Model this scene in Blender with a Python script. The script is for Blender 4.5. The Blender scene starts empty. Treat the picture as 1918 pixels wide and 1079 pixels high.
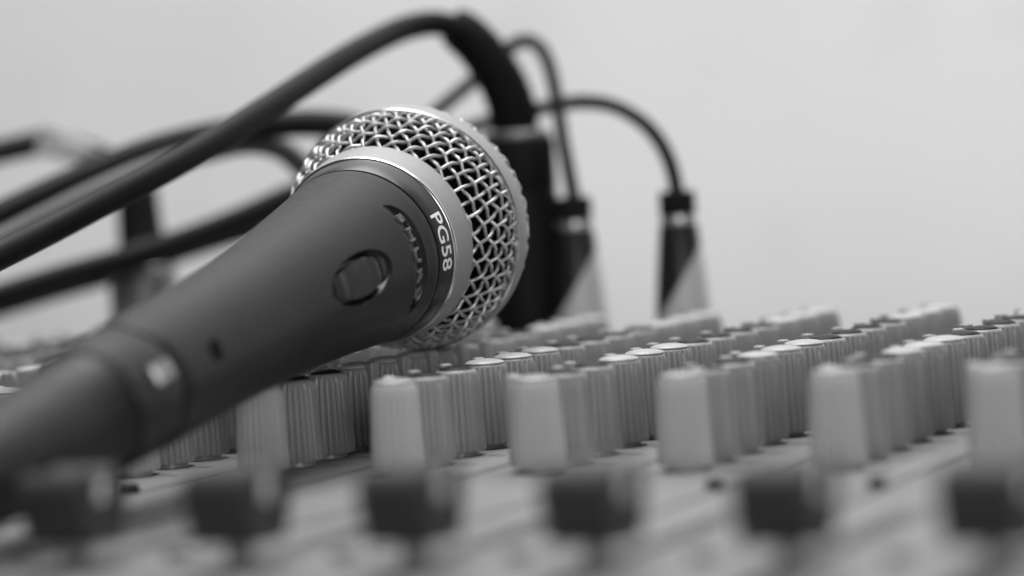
import bpy, bmesh, math, random
import numpy as np
from mathutils import Vector, Matrix

S = 0.001                      # everything below is written in millimetres
scene = bpy.context.scene
col = scene.collection
random.seed(4)

# ------------------------------------------------------------------ camera
CAM_H = 61.53
FPX = 5792.4                   # focal length in photo pixels (photo is 1918 wide)
PSI, TH, RO = 0.430187, 0.0489278, -0.0598127
FW = np.array([-math.sin(PSI)*math.cos(TH), math.cos(PSI)*math.cos(TH), -math.sin(TH)])
R0 = np.array([math.cos(PSI), math.sin(PSI), 0.0])
U0 = np.cross(R0, FW)
RT = math.cos(RO)*R0 + math.sin(RO)*U0
UP = -math.sin(RO)*R0 + math.cos(RO)*U0
CP = np.array([0.0, 0.0, CAM_H])

cam_d = bpy.data.cameras.new('camera')
cam = bpy.data.objects.new('camera', cam_d)
col.objects.link(cam)
m = Matrix(((RT[0], UP[0], -FW[0], CP[0]*S), (RT[1], UP[1], -FW[1], CP[1]*S),
            (RT[2], UP[2], -FW[2], CP[2]*S), (0, 0, 0, 1)))
cam.matrix_world = m
cam_d.sensor_width = 36
cam_d.lens = FPX/1918*36
cam_d.clip_start = 0.01
cam_d.clip_end = 20
cam_d.dof.use_dof = True
cam_d.dof.focus_distance = 0.620
cam_d.dof.aperture_fstop = 6.1
cam_d.dof.aperture_blades = 7
scene.camera = cam

# ------------------------------------------------------------------ world and lamps
w = bpy.data.worlds.new('World')
scene.world = w
w.use_nodes = True
w.node_tree.nodes['Background'].inputs[0].default_value = (1, 1, 1, 1)
w.node_tree.nodes['Background'].inputs[1].default_value = 0.02

def area(name, loc, target, size, power, size_y=None):
    d = bpy.data.lights.new(name, 'AREA')
    d.shape = 'RECTANGLE'
    d.size, d.size_y = size, size_y or size
    d.energy = power
    o = bpy.data.objects.new(name, d)
    col.objects.link(o)
    o.location = [v*S for v in loc]
    o.rotation_euler = (Vector(target)-Vector(loc)).to_track_quat('-Z', 'Y').to_euler()
    return o
area('ceiling_lamp', (-520, 760, 1250), (-330, 640, 0), .75, 9.5)
area('front_light', (440, -400, 170), (-270, 530, 15), 0.36, 3.7)  # low front light that reaches the near knobs; its source is unseen
area('wall_fill', (-200, 620, 1450), (-260, 1300, 150), 1.2, 24.0)  # added to brighten the wall; not a fixture of the room

vs = scene.view_settings
vs.view_transform = 'Standard'
vs.look = 'None'
vs.exposure = 0.0
vs.gamma = 1.0
vs.use_curve_mapping = False

# ------------------------------------------------------------------ materials
def mat(name, v, rough=0.5, metal=0.0, spec=0.5, noise=0.0, nscale=40.0, bump=0.0, bscale=400.0, coat=0.0):
    mt = bpy.data.materials.new(name)
    mt.use_nodes = True
    nt = mt.node_tree
    b = nt.nodes['Principled BSDF']
    b.inputs['Base Color'].default_value = (v, v, v, 1)
    b.inputs['Roughness'].default_value = rough
    b.inputs['Metallic'].default_value = metal
    b.inputs['Specular IOR Level'].default_value = spec
    b.inputs['Coat Weight'].default_value = coat
    if noise or bump:
        tc = nt.nodes.new('ShaderNodeTexCoord')
    if noise:
        n = nt.nodes.new('ShaderNodeTexNoise')
        n.inputs['Scale'].default_value = nscale
        n.inputs['Detail'].default_value = 6
        nt.links.new(tc.outputs['Object'], n.inputs['Vector'])
        r = nt.nodes.new('ShaderNodeMapRange')
        r.inputs[1].default_value, r.inputs[2].default_value = 0.25, 0.75
        r.inputs[3].default_value, r.inputs[4].default_value = v*(1-noise), v*(1+noise)
        nt.links.new(n.outputs[0], r.inputs[0])
        nt.links.new(r.outputs[0], b.inputs['Base Color'])
        r2 = nt.nodes.new('ShaderNodeMapRange')
        r2.inputs[1].default_value, r2.inputs[2].default_value = 0.25, 0.75
        r2.inputs[3].default_value, r2.inputs[4].default_value = max(rough-0.07, .03), min(rough+0.07, 1)
        nt.links.new(n.outputs[0], r2.inputs[0])
        nt.links.new(r2.outputs[0], b.inputs['Roughness'])
    if bump:
        n2 = nt.nodes.new('ShaderNodeTexNoise')
        n2.inputs['Scale'].default_value = bscale
        n2.inputs['Detail'].default_value = 3
        nt.links.new(tc.outputs['Object'], n2.inputs['Vector'])
        bp = nt.nodes.new('ShaderNodeBump')
        bp.inputs['Strength'].default_value = bump
        bp.inputs['Distance'].default_value = 0.0002
        nt.links.new(n2.outputs[0], bp.inputs['Height'])
        nt.links.new(bp.outputs[0], b.inputs['Normal'])
    return mt

M = dict(
    wall=mat('wall_paint', .80, .9, noise=.06, nscale=5, bump=.15, bscale=120),
    table=mat('table_top', .35, .6, noise=.15, nscale=8),
    panel=mat('console_panel', .20, .5, noise=.10, nscale=30, bump=.05, bscale=1500),
    chassis=mat('console_chassis', .10, .5, noise=.1),
    print_dark=mat('panel_print_dark', .05, .6, noise=.1),
    strip_mid=mat('panel_strip_grey', .10, .55, noise=.15, nscale=60),
    print_light=mat('panel_print_light', .75, .6, noise=.05),
    knob_light=mat('knob_plastic_light', .50, .5, noise=.06, nscale=90, bump=.05, bscale=900),
    knob=mat('knob_plastic', .29, .36, noise=.10, nscale=90, bump=.05, bscale=900),
    cap_dark=mat('knob_cap_dark', .018, .45, spec=.13, noise=.15, nscale=150),
    cap_white=mat('knob_cap_white', .40, .38, noise=.05, nscale=150),
    cap_grey=mat('knob_cap_grey', .30, .42, noise=.05, nscale=150),
    black=mat('black_hole', .01, .7),
    fader=mat('fader_cap_plastic', .042, .5, spec=.35, noise=.15, nscale=120),
    handle=mat('mic_handle_paint', .017, .40, metal=.0, spec=.22, noise=.06, nscale=900, bump=.10, bscale=2600),
    recess=mat('mic_recess_black', .010, .30, noise=.1, nscale=300),
    shell=mat('lead_shell_black', .007, .46, spec=.35, noise=.15, nscale=200, bump=.1, bscale=1500),
    gloss=mat('mic_band_black', .028, .32, noise=.08, nscale=300),
    groove=mat('mic_groove', .006, .6),
    silver=mat('mic_collar_silver', .34, .56, metal=.25, noise=.07, nscale=1400, bump=.10, bscale=2600),
    edge=mat('mic_edge_polished', .80, .22, metal=1.0, noise=.03),
    wire=mat('grille_wire', .55, .44, metal=.6, noise=.12, nscale=500),
    foam=mat('grille_foam', .004, 1.0, spec=.02, noise=.3, nscale=900),
    switch=mat('mic_switch', .055, .38, noise=.1, nscale=300),
    ink=mat('mic_lettering_ink', .9, .6, noise=.03),
    emboss=mat('mic_embossed_letters', .16, .3, noise=.05),
    plug_black=mat('plug_black_rubber', .006, .6, spec=.15, noise=.2, nscale=80, bump=.1, bscale=700),
    cable=mat('cable_rubber', .010, .52, spec=.17, noise=.15, nscale=60, bump=.1, bscale=900),
    cable_grey=mat('cable_grey_rubber', .075, .5, noise=.15, nscale=60, bump=.1, bscale=900),
    metal=mat('connector_metal', .60, .32, metal=.9, noise=.08, nscale=120),
    metal_dull=mat('connector_metal_dull', .30, .45, metal=.8, noise=.1, nscale=120),
    tape=mat('white_tape', .56, .7, noise=.08, nscale=90, bump=.2, bscale=500),
    latch=mat('latch_nickel', .36, .36, metal=.9, noise=.05),
)

# smudges on the wall: a second, larger and fainter noise
def wall_marks(mt):
    nt = mt.node_tree
    b = nt.nodes['Principled BSDF']
    src = b.inputs['Base Color'].links[0].from_socket
    tc = nt.nodes.new('ShaderNodeTexCoord')
    n = nt.nodes.new('ShaderNodeTexNoise')
    n.inputs['Scale'].default_value = 14
    n.inputs['Detail'].default_value = 8
    n.inputs['Roughness'].default_value = .65
    nt.links.new(tc.outputs['Object'], n.inputs['Vector'])
    r = nt.nodes.new('ShaderNodeMapRange')
    r.inputs[1].default_value, r.inputs[2].default_value = .58, .74
    r.inputs[3].default_value, r.inputs[4].default_value = 1.0, .86
    nt.links.new(n.outputs[0], r.inputs[0])
    mx = nt.nodes.new('ShaderNodeMath')
    mx.operation = 'MULTIPLY'
    nt.links.new(src, mx.inputs[0])
    nt.links.new(r.outputs[0], mx.inputs[1])
    nt.links.new(mx.outputs[0], b.inputs['Base Color'])
wall_marks(M['wall'])

# two-tone plug body: black, pale grey to the lower right of a slanting plane
def two_tone(name):
    mt = mat(name, .3, .4)
    nt = mt.node_tree
    b = nt.nodes['Principled BSDF']
    tc = nt.nodes.new('ShaderNodeTexCoord')
    sp = nt.nodes.new('ShaderNodeVectorMath')
    sp.operation = 'DOT_PRODUCT'
    nt.links.new(tc.outputs['Object'], sp.inputs[0])
    # camera-facing sideways direction (to the right) against height
    sp.inputs[1].default_value = (.908, .414, -.634)
    mr = nt.nodes.new('ShaderNodeMapRange')
    k = -.0156
    mr.inputs[1].default_value, mr.inputs[2].default_value = k-.0003, k+.0003
    mr.inputs[3].default_value, mr.inputs[4].default_value = .010, .46
    nt.links.new(sp.outputs['Value'], mr.inputs[0])
    nt.links.new(mr.outputs[0], b.inputs['Base Color'])
    return mt
M['two_tone'] = two_tone('plug_two_tone')

# ------------------------------------------------------------------ mesh helpers
def link(name, me, mats, parent=None, smooth=True):
    for mm in (mats if isinstance(mats, (list, tuple)) else [mats]):
        me.materials.append(mm)
    if smooth:
        me.shade_smooth()
    o = bpy.data.objects.new(name, me)
    col.objects.link(o)
    if parent is not None:
        o.parent = parent
    return o

def from_py(name, verts, faces, mats, parent=None, smooth=True, midx=None, loc=None):
    me = bpy.data.meshes.new(name)
    me.from_pydata([tuple(float(c)*S for c in v) for v in verts], [], faces)
    if midx is not None:
        me.polygons.foreach_set('material_index', midx)
    me.update()
    o = link(name, me, mats, parent, smooth)
    if loc is not None:
        o.location = [v*S for v in loc]
    return o

class MB:
    """collects vertices and faces in mm"""
    def __init__(s): s.v, s.f, s.m = [], [], []
    def add(s, v, f, mi=0):
        o = len(s.v)
        s.v += [tuple(x) for x in v]
        s.f += [tuple(i+o for i in q) for q in f]
        s.m += [mi]*len(f)
    def grid(s, P, closed_u=False, closed_v=False, mi=0, flip=False):
        nu, nv = len(P), len(P[0])
        f = []
        for i in range(nu if closed_u else nu-1):
            for j in range(nv if closed_v else nv-1):
                a, b = i*nv+j, i*nv+(j+1) % nv
                c, d = ((i+1) % nu)*nv+(j+1) % nv, ((i+1) % nu)*nv+j
                f.append((a, d, c, b) if flip else (a, b, c, d))
        s.add([p for row in P for p in row], f, mi)
    def box(s, x0, x1, y0, y1, z0, z1, mi=0, bev=0.0):
        bm = bmesh.new()
        bmesh.ops.create_cube(bm, size=1)
        for v in bm.verts:
            v.co = Vector((x0+(v.co.x+.5)*(x1-x0), y0+(v.co.y+.5)*(y1-y0), z0+(v.co.z+.5)*(z1-z0)))
        if bev:
            bmesh.ops.bevel(bm, geom=list(bm.edges), offset=bev, segments=3, profile=.5, affect='EDGES')
        bm.verts.index_update()
        s.add([v.co[:] for v in bm.verts], [[v.index for v in f.verts] for f in bm.faces], mi)
        bm.free()
    def lathe(s, prof, n=48, origin=(0, 0, 0), A=(0, 0, 1), E1=(1, 0, 0), E2=(0, 1, 0), mi=0, rfun=None, caps=True):
        O, A, E1, E2 = (np.array(q, float) for q in (origin, A, E1, E2))
        rows = []
        for (r, h) in prof:
            row = []
            for k in range(n):
                an = 2*math.pi*k/n
                rr = r*(rfun(an, h) if rfun else 1)
                row.append(O+A*h+rr*(math.cos(an)*E1+math.sin(an)*E2))
            rows.append(row)
        st = len(s.v)
        s.grid(rows, closed_v=True, mi=mi)
        if caps:
            s.f.append(tuple(st+k for k in range(n))[::-1]); s.m.append(mi)
            s.f.append(tuple(st+(len(rows)-1)*n+k for k in range(n))); s.m.append(mi)
    def tube(s, pts, r, n=8, mi=0, caps=True):
        P = np.array(pts, float)
        rad = np.broadcast_to(np.array(r, float), (len(P),))
        T = np.gradient(P, axis=0)
        T /= np.linalg.norm(T, axis=1)[:, None]
        ref = np.array([0, 0, 1.]) if abs(T[0][2]) < .9 else np.array([1., 0, 0])
        u = np.cross(T[0], ref); u /= np.linalg.norm(u)
        rows = []
        for i in range(len(P)):
            u = u - T[i]*(u@T[i]); u /= np.linalg.norm(u)
            v = np.cross(T[i], u)
            rows.append([P[i]+rad[i]*(math.cos(2*math.pi*k/n)*u+math.sin(2*math.pi*k/n)*v) for k in range(n)])
        st = len(s.v)
        s.grid(rows, closed_v=True, mi=mi)
        if caps:
            s.f.append(tuple(st+k for k in range(n))[::-1]); s.m.append(mi)
            s.f.append(tuple(st+(len(rows)-1)*n+k for k in range(n))); s.m.append(mi)
    def build(s, name, mats, parent=None, smooth=True, loc=None):
        me = bpy.data.meshes.new(name)
        me.from_pydata([tuple(float(c)*S for c in v) for v in s.v], [], s.f)
        me.polygons.foreach_set('material_index', s.m)
        bm = bmesh.new(); bm.from_mesh(me)
        bmesh.ops.recalc_face_normals(bm, faces=bm.faces)
        bm.to_mesh(me); bm.free()
        me.update()
        o = link(name, me, mats, parent, smooth)
        if smooth:
            try: me.set_sharp_from_angle(angle=math.radians(38))
            except Exception: pass
        if loc is not None:
            o.location = [v*S for v in loc]
        return o

def empty(name, loc, label, cat, group=None):
    o = bpy.data.objects.new(name, None)
    o.empty_display_size = .01
    col.objects.link(o)
    o.location = [v*S for v in loc]
    o['label'] = label; o['category'] = cat
    if group: o['group'] = group
    return o

def ray(x, y, D):                       # photo pixel + distance along the view -> a point in mm
    return CP + D*(FW + RT*(x-959)/FPX - UP*(y-539.5)/FPX)

def spline(pts, n=12):                  # Catmull-Rom through points
    P = [np.array(p, float) for p in pts]
    P = [2*P[0]-P[1]]+P+[2*P[-1]-P[-2]]
    out = []
    for i in range(1, len(P)-2):
        for k in range(n):
            t = k/n
            out.append(.5*((2*P[i])+(-P[i-1]+P[i+1])*t+(2*P[i-1]-5*P[i]+4*P[i+1]-P[i+2])*t*t
                           + (-P[i-1]+3*P[i]-3*P[i+1]+P[i+2])*t**3))
    out.append(P[-2])
    return np.array(out)

# ------------------------------------------------------------------ the setting: wall and table
wb = MB(); wb.box(-3200, 2600, 1300, 1330, -400, 2300)
o = wb.build('wall', M['wall'], smooth=False); o['kind'] = 'structure'
tb = MB(); tb.box(-1500, 700, 150, 1250, -92, -62, bev=3)
o = tb.build('table', M['table'], smooth=False)
o['label'] = 'grey table top carrying the mixing console'; o['category'] = 'table'

# ------------------------------------------------------------------ mixing console
GX, GY, W, P, KH = -232.5, 513.99, 28.8, 13.456, 16.816
console = empty('mixing_console', (-290, 530, -62), 'light grey mixing console with long rows of fluted knobs', 'mixing console')
def cpart(mb, name, mats, smooth=True, parent=console):
    o = mb.build(name, mats, None, smooth)
    o.parent = parent
    if parent is console:
        o.location = (290*S, -530*S, 62*S)
    return o
PX0, PX1, PY0, PY1 = -700, 160, 300, 738
cb = MB(); cb.box(PX0-8, PX1+8, PY0-8, PY1+6, -60, -1.2, bev=3)
cpart(cb, 'chassis', M['chassis'], smooth=False)
# panel: one sheet with the fader slots really cut out of it
pb = MB()
cols_all = list(range(-14, 13))
slots = [(GX+c*W+2.6-.9, GX+c*W+2.6+.9) for c in cols_all]
SY0, SY1 = 335, 447
xs = [PX0]+[v for s2 in slots for v in s2]+[PX1]
for i in range(len(xs)-1):
    if i % 2 == 0:
        pb.box(xs[i], xs[i+1], SY0, SY1, -1.2, 0)
pb.box(PX0, PX1, PY0, SY0, -1.2, 0)
pb.box(PX0, PX1, SY1, PY1, -1.2, 0)
cpart(pb, 'panel', M['panel'], smooth=False)
# thin sheets on the panel: inked lines, ticks and label strips; darker strips beside slots
ink = MB()
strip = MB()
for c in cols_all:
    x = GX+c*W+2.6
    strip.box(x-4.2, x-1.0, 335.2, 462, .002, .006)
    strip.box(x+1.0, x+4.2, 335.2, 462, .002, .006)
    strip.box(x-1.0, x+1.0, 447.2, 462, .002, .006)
cpart(strip, 'fader_strip', M['strip_mid'], smooth=False)
for c in cols_all:
    x = GX+c*W
    ink.box(x+16.2, x+18.0, 320, 700, .004, .012)
    for k in range(9):
        y = 342+k*12.2
        ink.box(x-3.2, x+.6, y, y+.7, .004, .012)
        ink.box(x+4.6, x+8.4, y, y+.7, .004, .012)
    for i in range(13):
        y = GY+i*P
        ink.box(x+6.2, x+9.6, y-1.0, y+.6, .004, .012)
cpart(ink, 'panel_markings', M['print_dark'], smooth=False)

# ---- knobs
NF = 22
def flute(an, h):
    if h < 1.0 or h > KH-.6: return 1.0
    return 1.0 - .075*(.5-.5*math.cos(NF*an))**2.2
def knob_body_mesh():
    k = MB()
    prof = [(3.6, .0), (3.5, .95), (4.95, 1.0), (5.1, 1.4), (5.0, 4), (4.83, 8), (4.66, 12), (4.56, KH-2.8), (4.48, KH-1.9), (4.32, KH-1.1), (4.1, KH-.5), (3.84, KH-.12), (3.66, KH), (3.56, KH), (3.5, KH-.5)]
    k.lathe(prof, n=NF*8, rfun=flute)
    # pointer fin along the +X side
    bm = bmesh.new()
    bmesh.ops.create_cube(bm, size=1)
    for v in bm.verts:
        top = v.co.z > 0
        v.co = Vector(((3.5 if v.co.x < 0 else (5.6 if top else 5.9)), v.co.y*(2.3 if top else 2.5), (KH+1.0 if top else 1.1)))
    bmesh.ops.bevel(bm, geom=list(bm.edges), offset=.45, segments=3, profile=.5, affect='EDGES')
    bm.verts.index_update()
    k.add([v.co[:] for v in bm.verts], [[v.index for v in f.verts] for f in bm.faces])
    bm.free()
    return k
def cap_mesh(kind):
    k = MB()
    if kind == 'dark':     # a dished disc inside the rim
        prof = [(3.36, KH-.5), (3.36, KH-.15), (3.26, KH+.12), (2.9, KH+.38), (2.3, KH+.58), (1.2, KH+.72), (.02, KH+.76)]
    else:                  # a shallow crowned disc over the rim
        prof = [(3.6, KH-.1), (3.92, KH+.0), (3.94, KH+.2), (3.7, KH+.44), (3.0, KH+.68), (1.7, KH+.9), (.02, KH+.95)]
    k.lathe(prof, n=48)
    return k
kb = knob_body_mesh()
caps = {k: cap_mesh(k) for k in ('dark', 'white', 'grey')}
def row_kind(i):
    if i == 0: return 'grey'
    if i in (1, 2) or 6 <= i <= 9: return 'dark'
    return 'white'
def fin_angle(c, i):
    r = random.Random(c*100+i)
    if c <= -2 and 3 <= i <= 7: return math.radians(-20+r.uniform(-25, 25))
    if c == 1 and i == 0: return math.radians(70)
    return math.radians(150+r.uniform(-32, 32))

def screen(c, i):
    d = np.array([GX+c*W, GY+i*P, KH])-CP
    z = d@FW
    return 959+FPX*(d@RT)/z, 539.5-FPX*(d@UP)/z, z
allk = [(c, i) for c in cols_all[:21] for i in range(13)]
def hidden(c, i):       # wholly behind the microphone in the photograph
    if c == -3: return i >= 2
    if c == -4: return 0 <= i <= 10
    if c == -5: return i <= 10
    if c == -6: return i <= 8
    return False
inview = []
for c, i in allk:
    x, y, z = screen(c, i)
    if -70 < x < 1985 and not hidden(c, i): inview.append((z, c, i))
inview.sort()
inview = inview[:100]
chosen = {(c, i) for z, c, i in inview}
print('KNOBS in view', len(inview))
body0 = None; lightbody = None; cap0 = {}
for z, c, i in inview:
    kind = row_kind(i)
    if body0 is None:
        b = kb.build('knob', M['knob']); body0 = b; body0_data = b.data
    else:
        b = body0.copy(); col.objects.link(b)
    if kind == 'grey':
        if lightbody is None:
            lightbody = body0_data.copy(); lightbody.materials[0] = M['knob_light']
        b.data = lightbody
        b['label'] = 'pale grey knob at the front of its row'
    else:
        b.data = body0_data
        if b.get('label'): del b['label']
    b.parent = console
    b.location = ((GX+c*W+290)*S, (GY+i*P-530)*S, (62+.05)*S)
    b.rotation_euler = (0, 0, fin_angle(c, i))
    if kind not in cap0:
        cp = caps[kind].build('knob_cap', M['cap_'+kind]); cap0[kind] = cp
    else:
        cp = cap0[kind].copy(); col.objects.link(cp)
    cp.parent = b
    cp['label'] = {'dark': 'dished black cap', 'white': 'white cap', 'grey': 'plain light grey cap'}[kind]
rest = [(c, i) for c, i in allk if (c, i) not in chosen]
rb = MB()
V0 = np.array(kb.v)
def place(V, c, i):
    an = fin_angle(c, i)
    R = np.array([[math.cos(an), -math.sin(an), 0], [math.sin(an), math.cos(an), 0], [0, 0, 1]])
    return (np.array(V)@R.T)+np.array([GX+c*W, GY+i*P, .05])
for c, i in rest:
    rb.add(place(V0, c, i), kb.f, 0)
    kd = row_kind(i)
    rb.add(place(caps[kd].v, c, i), caps[kd].f, {'dark': 1, 'white': 2, 'grey': 3}[kd])
ro = cpart(rb, 'knob_bank', [M['knob'], M['cap_dark'], M['cap_white'], M['cap_grey']])
ro['kind'] = 'stuff'
# low washers under the knobs and push buttons / lamps of each channel
bb = None
for c in range(-14, 12):
    for (yy, r, h, kind) in ((487.2, 1.7, 1.6, 'button'), (407.5, 2.2, .9, 'button')):
        if bb is None or kind not in bb:
            q = MB()
            q.lathe([(2.0, 0), (2.0, .7), (1.75, .9), (1.7, 1.9), (1.4, 2.2), (.02, 2.3)], n=28)
            bo = q.build('channel_button', M['cap_dark']); bb = {kind: bo}
        else:
            bo = bb[kind].copy(); col.objects.link(bo)
        bo.parent = console
        bo.location = ((GX+c*W+15.6 + (0 if yy > 450 else -.4)+290)*S, (yy-530)*S, (62+.02)*S)
        sc = r/2.0
        bo.scale = (sc, sc, h/2.2)

# ---- faders
def fader_mesh():
    k = MB()
    prof = [(-4.4, 3.8), (-5.1, 4.8), (-6.3, 8.0), (-7.0, 10.6), (-7.0, 12.0), (-6.2, 13.8), (-4.9, 14.8), (-3.6, 14.7), (-2.5, 14.0), (-1.2, 12.9), (0, 12.5), (1.2, 12.9), (2.5, 14.0), (3.6, 14.7), (4.9, 14.8), (6.2, 13.8), (7.0, 12.0), (7.0, 10.6), (6.3, 8.0), (5.1, 4.8), (4.4, 3.8)]
    xsn = [(-4.6, .80), (-5.1, .93), (-5.35, 1.0), (5.35, 1.0), (5.1, .93), (4.6, .80)]
    rows = []
    for x, sc in xsn:
        f = .93 if sc < .9 else (.975 if sc < 1 else 1)
        rows.append([(x, y*f, 4.2+(z-4.2)*f) for y, z in prof])
    st = len(k.v)
    k.grid(rows)
    n = len(prof)
    k.f.append(tuple(st+j for j in range(n))); k.m.append(0)
    k.f.append(tuple(st+(len(rows)-1)*n+j for j in range(n))[::-1]); k.m.append(0)
    k.f.append((st+2*n, st+3*n, st+3*n+n-1, st+2*n+n-1)); k.m.append(0)
    return k
fk = fader_mesh()
fst = MB(); fst.box(-.8, .8, -3, 3, -6, 5, bev=.2)
fln = MB(); fln.box(-5.42, 5.42, -.8, .8, 9.8, 12.75, bev=.25)
f0 = None
for c in [-1, 0, 1, 2, 3, 4, 5]+list(range(-13, -2))+list(range(6, 12)):
    if f0 is None:
        a = fk.build('fader_cap', M['fader']); s1 = fst.build('fader_stem', M['metal_dull']); l1 = fln.build('fader_line', M['print_light'])
        f0 = (a, s1, l1)
    else:
        a, s1, l1 = [q.copy() for q in f0]
        for q in (a, s1, l1): col.objects.link(q)
    a.parent = console
    a.location = ((GX+c*W+2.4+290)*S, ((399.5+random.uniform(-.6, .6) if -2 < c < 6 else random.uniform(352, 425))-530)*S, 62*S)
    s1.parent = a; l1.parent = a

# ------------------------------------------------------------------ microphone
MC = np.array([-290.4175, 579.999, 43.1909]); MA = np.array([-.0627167, .98389374, .16739095]); MA /= np.linalg.norm(MA)
E1 = -FW+(FW@MA)*MA; E1 /= np.linalg.norm(E1)
E2 = np.cross(MA, E1)
mic = empty('microphone', (0, 0, 0), 'dark grey handheld microphone with silver wire mesh head lying across the knobs', 'microphone')
def MP(t, al, r):                       # t mm behind the head's widest ring, al angle round the axis
    return MC-MA*t+r*(math.cos(al)*E1+math.sin(al)*E2)
hp = [(25.9, 17.95), (26.15, 18.05), (30, 17.65), (36, 16.98), (43, 16.2), (52, 15.3), (60, 14.6), (70, 13.75), (82, 12.95), (100, 12.4), (115, 12.1), (124, 12.05), (126.5, 12.0), (128.2, 11.6), (128.6, 10.9)]
hx = np.array([p_[0] for p_ in hp]); hy = np.array([p_[1] for p_ in hp])
def pchip(x):
    i = min(max(int(np.searchsorted(hx, x)-1), 0), len(hx)-2)
    h = hx[i+1]-hx[i]; t = (x-hx[i])/h
    def sl(k):
        if k <= 0: return (hy[1]-hy[0])/(hx[1]-hx[0])
        if k >= len(hx)-1: return (hy[-1]-hy[-2])/(hx[-1]-hx[-2])
        a, b = (hy[k]-hy[k-1])/(hx[k]-hx[k-1]), (hy[k+1]-hy[k])/(hx[k+1]-hx[k])
        return 0 if a*b <= 0 else 2*a*b/(a+b)
    m0, m1 = sl(i)*h, sl(i+1)*h
    return (2*t**3-3*t**2+1)*hy[i]+(t**3-2*t**2+t)*m0+(-2*t**3+3*t**2)*hy[i+1]+(t**3-t**2)*m1
def sstep(v): v = min(max(v, 0), 1); return v*v*(3-2*v)
def slot_depth(t, ad):
    x = abs((ad-24)/41)
    if x >= 1 or t > 36.2 or t < 30: return 0
    tbn = 36-5.3*(1-x**4)**.6
    return 1.35*max(0, (36.1-t)/5.3)*sstep((t-tbn)/.45)
SWT, SWA, SWRT, SWRA = 56.3, 20.3, 11.7, 18.2
def sw_e(t, ad): return math.hypot((t-SWT)/SWRT, (ad-SWA)/SWRA)
def sw_depth(t, ad):
    e = sw_e(t, ad)
    if e >= 1.04: return 0
    floor = .7+2.1*sstep((t-46)/7)
    return floor*sstep((1.03-e)/.08)
ts = list(np.arange(25.9, 29.6, .3))+list(np.arange(29.6, 37.2, .14))+list(np.arange(37.2, 43.6, .5))+list(np.arange(43.6, 69.4, .2))+list(np.arange(70, 124, 1.2))+[124.5, 125.5, 126.5, 127.3, 128.0, 128.4, 128.6]
ads = list(np.arange(-20, 70, .6))+list(np.arange(70, 340, 4.5))
rows = []
for t in ts:
    r = pchip(t)
    rows.append([MP(t, math.radians(ad), r-slot_depth(t, ad)-sw_depth(t, ad)) for ad in ads])
hb = MB(); hb.grid(rows, closed_v=True)
na = len(ads)
for fi, fc_ in enumerate(hb.f):                      # deeper faces of the two recesses take the darker material
    i_, j_ = divmod(fc_[0], na)
    t_, a_ = ts[i_], ads[j_]
    if sw_depth(t_, a_) > .30 or slot_depth(t_, a_) > .30: hb.m[fi] = 1
handle = hb.build('handle', [M['handle'], M['recess']], mic)
def mlathe(name, prof, mt, n=160, parent=mic, caps=False):
    k = MB(); k.lathe([(r, -t) for t, r in prof], n=n, origin=MC, A=MA, E1=E1, E2=E2, caps=caps)
    return k.build(name, mt, parent)
mlathe('groove', [(26.1, 17.2), (25.95, 17.2), (25.4, 17.2), (25.2, 18.1)], M['groove'])
mlathe('model_band', [(25.35, 17.3), (25.3, 18.08), (25.1, 18.22), (22.5, 18.75), (20.1, 19.22)], M['gloss'])
# silver collar with a polished chamfer on its inner edge
mlathe('collar_edge', [(20.2, 19.05), (20.18, 19.3), (20.05, 19.5), (19.8, 19.62), (19.5, 19.66)], M['edge'])
mlathe('collar', [(19.5, 19.66), (19.3, 19.70), (15.5, 20.12), (13.0, 20.42), (12.55, 20.44), (12.3, 20.3), (12.2, 20.0), (12.2, 18.4)], M['silver'])
# widest ring of the head
mlathe('head_ring', [(.25, 24.9), (.25, 25.75), (.0, 26.0)], M['edge'], n=200)
mlathe('head_ring_band', [(.0, 26.0), (-.2, 26.06), (-4.5, 26.06), (-4.9, 25.9), (-5.0, 25.5), (-5.0, 24.0)], M['silver'], n=200)
# grille: woven wires round the head below the ring
RHO0, VL, PW, BETA = 14.6, 15.2, 2.45, math.radians(6)
RHO1 = RHO0+VL*.94
AMP, WR = .40, .36
def gr_profile(v):                      # v: 0 at the collar rim, 1 at the ring
    tt = 13.6+(-0.6-13.6)*v
    rr = 25.0-(25.0-19.2)*((tt+1.5)/15.1)**1.75 if tt > -1.5 else 25.0
    return tt, rr
def gpt(x, y, h):                       # the cloth is a flat weave drawn over the side of the head
    rho, phi = math.hypot(x, y), math.atan2(y, x)
    vv = min(max((rho-RHO0)/(RHO1-RHO0), 0), 1)
    e = .02
    t, r_ = gr_profile(vv)
    ta, ra = gr_profile(max(vv-e, 0)); tb_, rb_ = gr_profile(min(vv+e, 1))
    dt, dr = tb_-ta, rb_-ra
    L = math.hypot(dt, dr) or 1
    return MP(t+dr/L*h, phi, r_-dt/L*h)
def rise(x): return max(-1, min(1, 1.2*math.cos(x)))
gb = MB()
cb_, sb_ = math.cos(BETA), math.sin(BETA)
wr_ = random.Random(8)
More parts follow.
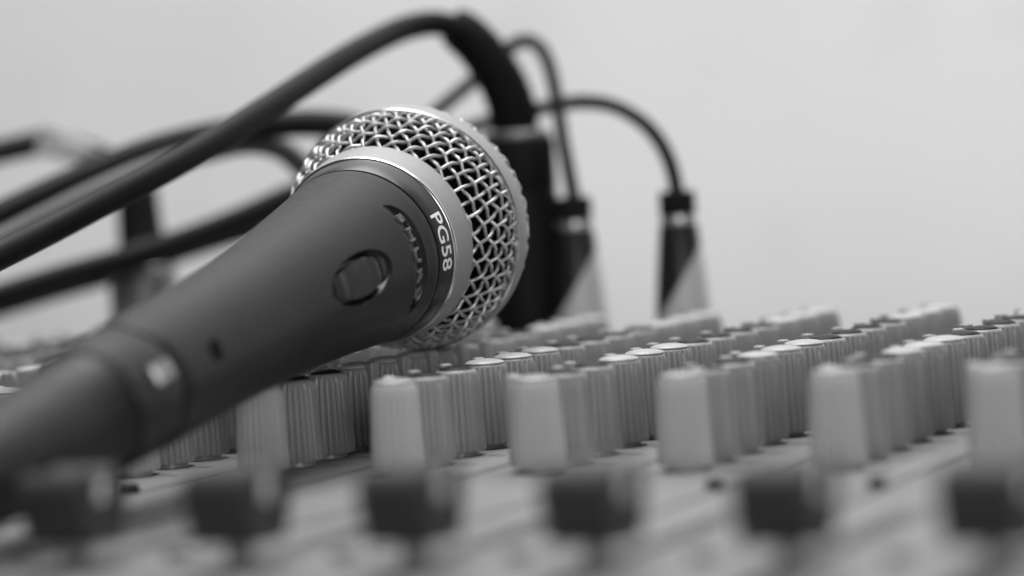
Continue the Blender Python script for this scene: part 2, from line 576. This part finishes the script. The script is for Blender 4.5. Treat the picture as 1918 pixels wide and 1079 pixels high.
for fam in (0, 1):
    for n in range(-12, 13):
        c = n*PW+PW*.37
        if abs(c) >= RHO1: continue
        s1_ = math.sqrt(RHO1**2-c*c)
        s0_ = math.sqrt(RHO0**2-c*c) if abs(c) < RHO0 else None
        spans = [(-s1_, s1_)] if s0_ is None else [(-s1_, -s0_), (s0_, s1_)]
        for lo, hi in spans:
            K = max(6, int((hi-lo)/.30))
            pts = []
            jit = wr_.uniform(-.12, .12)
            for k in range(K+1):
                q = lo+(hi-lo)*k/K
                h = AMP*rise(math.pi*(q-PW*.37)/PW)*(1 if n % 2 == 0 else -1)*(1 if fam == 0 else -1)
                cj = c+jit+.10*math.sin(q*.7+n)
                X, Y = (q, cj) if fam == 0 else (cj, q)
                pts.append(gpt(X*cb_-Y*sb_, X*sb_+Y*cb_, h))
            gb.tube(pts, WR, n=8, caps=False)
gb.build('grille', M['wire'], mic)
# dome of the head beyond the ring
db = MB()
def dome(x, y, h):
    rho = math.hypot(x, y)
    R_ = 24.75
    k = min(rho/R_, 1.0)
    ph = k*math.pi/2
    # flattened hemisphere 19 mm deep beyond the ring
    rr = R_*math.sin(ph); tt = 4.0+17.5*math.cos(ph)
    an = math.atan2(y, x)
    sc = 1+h/R_
    return MP(-tt*1.0-h*math.cos(ph), an, rr+h*math.sin(ph))
pd = 2.6; Rm = 25.0
for fam in (0, 1):
    for n in range(-9, 10):
        c = n*pd
        half = math.sqrt(max(0, Rm*Rm-c*c))
        K = max(8, int(half*2/.35))
        pts = []
        for k in range(K+1):
            s_ = -half+2*half*k/K
            h = AMP*rise(math.pi*s_/pd)*(1 if n % 2 == 0 else -1)*(1 if fam == 0 else -1)
            pts.append(dome(c, s_, h+.35) if fam == 0 else dome(s_, c, h+.35))
        db.tube(pts, WR, n=6)
db.build('grille', M['wire'], mic)
fo = MB()
fo.lathe([(18.0, -13), (19.6, -11), (22.0, -6), (23.6, -2), (24.2, 1), (24.2, 4), (22.5, 10), (18, 15), (11, 18.5), (3, 20), (.05, 20)], n=64, origin=MC, A=MA, E1=E1, E2=E2)
fo.build('foam_liner', M['foam'], mic)
# switch
sw = MB(); rows = []
for t in np.arange(47.6, 62.4, .12):
    row = []
    for ad in np.arange(SWA-18, SWA+18.01, .75):
        e = sw_e(t, ad)
        inside = sstep((.83-e)/.07)*sstep((t-48.2)/.5)*sstep((62.6-t)/1.2)
        rib = 0
        if 50.2 < t < 60.4: rib = .75*abs(2*(((t-50.3)/1.75) % 1)-1)
        base = .25+.35*sstep((t-52)/9)
        h = (-3.4)*(1-inside)+(-base+rib-.15)*inside
        row.append(MP(t, math.radians(ad), pchip(t)+h))
    rows.append(row)
sw.grid(rows)
sw.build('switch', M['switch'], mic)
sc_ = MB(); sc_.lathe([(1.9, -.6), (1.9, .12), (1.5, .18), (1.3, .0), (.02, .0)], n=24, origin=MP(114.9, math.radians(12.2), pchip(114.9)),
                      A=(math.cos(math.radians(12.2))*E1+math.sin(math.radians(12.2))*E2), E1=MA, E2=np.cross(math.cos(math.radians(12.2))*E1+math.sin(math.radians(12.2))*E2, MA))
sc_.build('set_screw', M['foam'], mic)
# lettering: real letters laid round the body
def letters(name, text, t_mid, height, a_mid, width, rad, thick, mt, parent, spacing=1.0, bold=.012):
    fc = bpy.data.curves.new(name, 'FONT')
    fc.body = text
    fc.size = 1.0
    fc.space_character = spacing
    fc.resolution_u = 6
    fc.extrude = .02
    fc.offset = bold
    to = bpy.data.objects.new(name+'_curve', fc)
    col.objects.link(to)
    dg = bpy.context.evaluated_depsgraph_get()
    me = bpy.data.meshes.new_from_object(to.evaluated_get(dg))
    bpy.data.objects.remove(to)
    bpy.data.curves.remove(fc)
    bm = bmesh.new(); bm.from_mesh(me)
    bmesh.ops.triangulate(bm, faces=bm.faces)
    for _ in range(2):
        bmesh.ops.subdivide_edges(bm, edges=[e for e in bm.edges if e.calc_length() > .12], cuts=1)
        bmesh.ops.triangulate(bm, faces=bm.faces)
    xs_ = [v.co.x for v in bm.verts]; ys_ = [v.co.y for v in bm.verts]
    x0, x1, y0, y1 = min(xs_), max(xs_), min(ys_), max(ys_)
    for v in bm.verts:
        al = math.radians(a_mid)+((v.co.x-x0)/(x1-x0)-.5)*width/rad(t_mid)
        t = t_mid-((v.co.y-y0)/(y1-y0)-.5)*height
        h = thick if v.co.z > 0 else -.25
        v.co = Vector(tuple(MP(t, al, rad(t)+h)*S))
    bm.to_mesh(me); bm.free()
    me.name = name
    return link(name, me, mt, parent, smooth=False)
def band_r(t): return float(np.interp(t, [20.1, 22.5, 25.1], [19.22, 18.75, 18.22]))
letters('model_lettering', 'PG58', 22.75, 3.35, 23.6, 12.0, band_r, .035, M['ink'], mic, 1.02)
def slot_r(t): return pchip(t)-1.35*max(0, (36.1-t)/5.3)
letters('embossed_lettering', 'SHURE', 33.4, 3.1, 23.5, 17.4, slot_r, .6, M['emboss'], mic, 1.30, .0)
# solid core so no light leaks through the body
co = MB(); co.lathe([(10.0, -128.3), (10.0, -75), (12.5, -45), (14.5, -28), (16.6, -13), (16.6, -11)], n=48, origin=MC, A=MA, E1=E1, E2=E2)
co.build('inner_body', M['groove'], mic)

# ------------------------------------------------------------------ cables
def run_off(p, dy=0.0):                 # out of the picture, over the console's left edge and down to the table
    x, y, z = p
    return [np.array(q) for q in ((x-.5*(x+640), y-8+dy*.4, max(26., z*.72)), (-640, y-14+dy, 24.), (-706, y-20+dy, 15.),
                                  (-742, y-24+dy, -22.), (-775, y-30+dy, -52.), (-830, y-40+dy, -58.2), (-980, y-30+dy*2, -58.2), (-1180, y+20+dy*2, -58.2))]
def cable_mesh(pts, r, name, mt, parent, n=14, off=0):
    pts = list(pts)
    if off:
        first_left = pts[0][0] < pts[-1][0]
        if first_left: pts = run_off(pts[0], off)[::-1]+pts
        else: pts = pts+run_off(pts[-1], off)
    k = MB(); k.tube(spline(pts, 10), r, n=n)
    return k.build(name, mt, parent)

# the lead plugged into the microphone: connector, latch, cable running out of the picture
lead = empty('microphone_lead', (0, 0, 0), 'black cable connector with a silver latch plugged into the microphone tail', 'cable')
k = MB()
k.lathe([(r, -t) for t, r in [(129.2, 10.6), (129.4, 11.55), (130.2, 11.75), (138, 11.6), (143.6, 11.4), (144.0, 10.9), (144.6, 10.6), (158, 10.0), (172, 9.3), (186, 8.6), (195, 7.2), (204, 5.4), (216, 3.9)]],
        n=72, origin=MC, A=MA, E1=E1, E2=E2)
k.build('connector_shell', M['shell'], lead)
k = MB()
rows = []
for t in np.linspace(130.6, 139.6, 25):
    row = []
    for ad in np.linspace(-14, 26, 25):
        e = max(abs((t-134.4)/3.0), abs((ad-6)/9.5))
        shape = sstep((1-e)/.2)
        dip = .5*math.exp(-(((t-137)/1.8)**2+((ad-5)/9)**2))
        row.append(MP(t, math.radians(ad), 10.9+1.9*shape-dip))
    rows.append(row)
k.grid(rows)
k.build('latch', M['latch'], lead)
end = MC-MA*214
cable_mesh([end+MA*4, end, end-MA*12+np.array([0, 0, .5]), end-MA*28+np.array([-6, 0, 5]), end-MA*50+np.array([-30, 4, 7]), end-MA*62+np.array([-90, 15, 8]), end-MA*60+np.array([-170, 30, 8]), end-MA*40+np.array([-300, 40, 4])],
           3.2, 'cable', M['cable'], lead)

AX = np.array([0, 0, 1.0])
def plug_xlr(parent, base, top, shell_mat, boot_pts, boot_r):
    k = MB()
    x, y = base[0], base[1]
    H = top
    k.lathe([(9.3, 0), (9.4, 1), (9.4, H-14), (9.2, H-13.4), (9.2, H-12.8), (9.4, H-12.2), (9.35, H-1.2), (9.0, H-.3), (8.4, H)], n=56, origin=(x, y, base[2]))
    k.build('connector_shell', shell_mat, parent)
    k = MB()
    k.lathe([(8.3, H-.2), (8.45, H+.2), (8.45, H+1.4), (8.0, H+1.8), (6.6, H+2.0)], n=48, origin=(x, y, base[2]))
    k.build('connector_ring', M['metal_dull'], parent)
    pts = spline(boot_pts, 8)
    n = len(pts)
    rad = [boot_r(q/(n-1))*(1+.035*math.cos(q*1.9)) for q in range(n)]
    k = MB(); k.tube(pts, rad, n=28)
    k.build('cable_boot', M['plug_black'], parent)

# 1 thick cable arching over everything into the black connector behind the head
t1 = empty('microphone_cable', (0, 0, 0), 'thick black cable arching over the microphone into the tall black connector behind the mesh head', 'cable', 'cables behind the microphone')
xb = ray(967, 250, 773)
boot = [xb+np.array([0, 0, -1.0]), ray(962, 215, 772.5), ray(947, 167, 771), ray(922, 122, 769.5), ray(892, 84, 768), ray(868, 62, 767), ray(846, 50, 766)]
plug_xlr(t1, (xb[0], xb[1], 0.02), xb[2]-1.2, M['plug_black'], boot, lambda q: 5.9 if q < .12 else (6.3-1.0*q if q < .93 else 4.9))
cable_mesh([ray(880, 72, 768), ray(852, 53, 767), ray(820, 44, 765), ray(782, 47, 762), ray(735, 62, 754), ray(665, 98, 736), ray(600, 138, 720), ray(500, 203, 698), ray(400, 266, 680), ray(300, 322, 666), ray(200, 374, 655), ray(100, 427, 645), ray(0, 477, 634), ray(-120, 535, 620), ray(-300, 612, 600), ray(-480, 690, 590)],
           3.15, 'cable', M['cable'], t1, off=-20)

def jack_plug(parent, base, H, two=True):
    """phone plug: tapering two-tone body, pale ring, black collar"""
    k = MB()
    k.lathe([(7.6, 0), (7.65, .3), (7.1, 12), (6.1, 24), (4.75, H-8.8), (4.5, H-8.2)], n=48, origin=(0, 0, 0))
    k.build('plug_body', M['two_tone'] if two else M['plug_black'], parent, loc=base)
    k = MB()
    k.lathe([(4.3, H-8.3), (4.42, H-8.0), (4.42, H-6.2), (4.3, H-5.9)], n=40)
    k.build('plug_ring', M['metal'], parent, loc=base)
    k = MB()
    k.lathe([(4.1, H-6.1), (4.45, H-5.8), (4.5, H-.8), (4.2, H-.2), (2.2, H)], n=40)
    k.build('plug_collar', M['plug_black'], parent, loc=base)

pa = ray(1073, 368, 768); pbp = ray(1267, 357, 757)
ta = empty('jack_cable', (0, 0, 0), 'thin black cable looping steeply down into the two-tone plug next to the black connector', 'cable', 'cables behind the microphone')
jack_plug(ta, (pa[0], pa[1], .02), pa[2])
cable_mesh([pa+np.array([0, 0, -2]), ray(1073, 362, 768), ray(1065, 320, 769), ray(1054, 262, 772), ray(1043, 190, 777), ray(1030, 128, 781), ray(1012, 90, 784), ray(988, 76, 786), ray(962, 84, 788), ray(930, 106, 790), ray(887, 151, 792), ray(822, 205, 794), ray(740, 275, 798), ray(640, 345, 803), ray(540, 392, 808), ray(420, 440, 812), ray(260, 496, 816), ray(100, 545, 818), ray(-60, 590, 820), ray(-260, 640, 820)],
           1.75, 'cable', M['cable'], ta, off=22)
tb2 = empty('jack_cable', (0, 0, 0), 'thin black cable curving wide to the right into the plug standing alone', 'cable', 'cables behind the microphone')
jack_plug(tb2, (pbp[0], pbp[1], .02), pbp[2])
cable_mesh([pbp+np.array([0, 0, -2]), ray(1266, 350, 757), ray(1255, 305, 758), ray(1232, 260, 760), ray(1198, 225, 763), ray(1150, 199, 767), ray(1095, 191, 772), ray(1040, 198, 784), ray(980, 212, 790), ray(905, 232, 795), ray(830, 262, 800), ray(740, 320, 806), ray(640, 385, 812), ray(540, 420, 818), ray(420, 452, 822), ray(260, 505, 826), ray(100, 552, 830), ray(-60, 600, 832), ray(-260, 650, 832)],
           1.8, 'cable', M['cable'], tb2, off=34)

# 2 thick cable running level behind the head
def hid_plug(parent, x, y):
    jack_plug(parent, (x, y, .02), 40, False)
def to_plug(pts, x, y):
    return pts+[np.array([x, y, 62.]), np.array([x, y, 48.]), np.array([x, y, 38.])]
t2 = empty('microphone_cable', (0, 0, 0), 'thick black cable running level behind the silver mesh head, upper of the pair', 'cable', 'cables behind the microphone')
hid = ray(790, 430, 775)
hid_plug(t2, hid[0], 706)
cable_mesh(to_plug([ray(-260, 520, 735), ray(-120, 458, 742), ray(0, 402, 750), ray(150, 334, 758), ray(300, 276, 765), ray(450, 243, 772), ray(560, 231, 776), ray(650, 236, 778), ray(720, 258, 777)], hid[0], 706),
           3.5, 'cable', M['cable'], t2, off=12)
# 3 greyer cable under it, arching down behind the handle
t3 = empty('microphone_cable', (0, 0, 0), 'dark grey cable between the two thick ones, arching down behind the microphone handle', 'cable', 'cables behind the microphone')
hid = ray(640, 440, 800)
hid_plug(t3, hid[0], 708)
cable_mesh(to_plug([ray(-260, 570, 725), ray(-120, 508, 732), ray(0, 450, 740), ray(110, 394, 746), ray(210, 346, 752), ray(310, 306, 760), ray(400, 280, 768), ray(470, 268, 776), ray(530, 282, 784), ray(585, 322, 792)], hid[0], 708),
           2.9, 'cable', M['cable_grey'], t3, off=-6)
# 4 lower straight cable
t4 = empty('microphone_cable', (0, 0, 0), 'straight black cable, lowest of all, crossing in front of the silver connector', 'cable', 'cables behind the microphone')
hid = ray(700, 420, 806)
hid_plug(t4, hid[0], 712)
cable_mesh(to_plug([ray(-260, 618, 765), ray(-120, 585, 772), ray(0, 549, 778), ray(120, 512, 783), ray(220, 484, 787), ray(340, 446, 791), ray(450, 404, 795), ray(540, 364, 799), ray(620, 330, 803)], hid[0], 712),
           2.6, 'cable', M['cable'], t4, off=48)
# 6 far cable with a white tape flag, into the silver connector at the left
t6 = empty('microphone_cable', (0, 0, 0), 'black cable with a white tape flag bending down into the silver connector', 'cable', 'cables behind the microphone')
lb = ray(268, 505, 826)
boot6 = [lb+np.array([0, 0, -1]), ray(266, 470, 826), ray(262, 425, 827), ray(258, 380, 828), ray(255, 350, 829)]
plug_xlr(t6, (lb[0], lb[1], .02), lb[2]-1.0, M['metal_dull'], boot6, lambda q: 3.2 if q < .22 else (6.5-1.2*q))
cable_mesh([ray(255, 356, 829), ray(246, 338, 829), ray(225, 315, 829), ray(190, 296, 828), ray(140, 278, 827), ray(80, 268, 826), ray(0, 284, 824), ray(-100, 312, 820), ray(-280, 360, 815)],
           3.4, 'cable', M['cable'], t6, off=60)
# tape flag: a folded strip wrapped on the cable, with thickness
fl = [ray(78, 231, 820), ray(192, 281, 821), ray(140, 304, 822), ray(66, 288, 821)]
nrm = np.cross(fl[1]-fl[0], fl[3]-fl[0]); nrm /= np.linalg.norm(nrm)
k = MB()
rows = []
for i in range(9):
    row = []
    for j in range(7):
        u_, v_ = i/8, j/6
        p_ = (1-u_)*(1-v_)*fl[0]+u_*(1-v_)*fl[1]+u_*v_*fl[2]+(1-u_)*v_*fl[3]
        row.append(p_+nrm*(.5*math.sin(u_*5)+.4*math.sin(v_*4+u_*3)))
    rows.append(row)
k.grid(rows)
o = k.build('tape_flag', M['tape'], t6)
sm = o.modifiers.new('thickness', 'SOLIDIFY'); sm.thickness = .0003
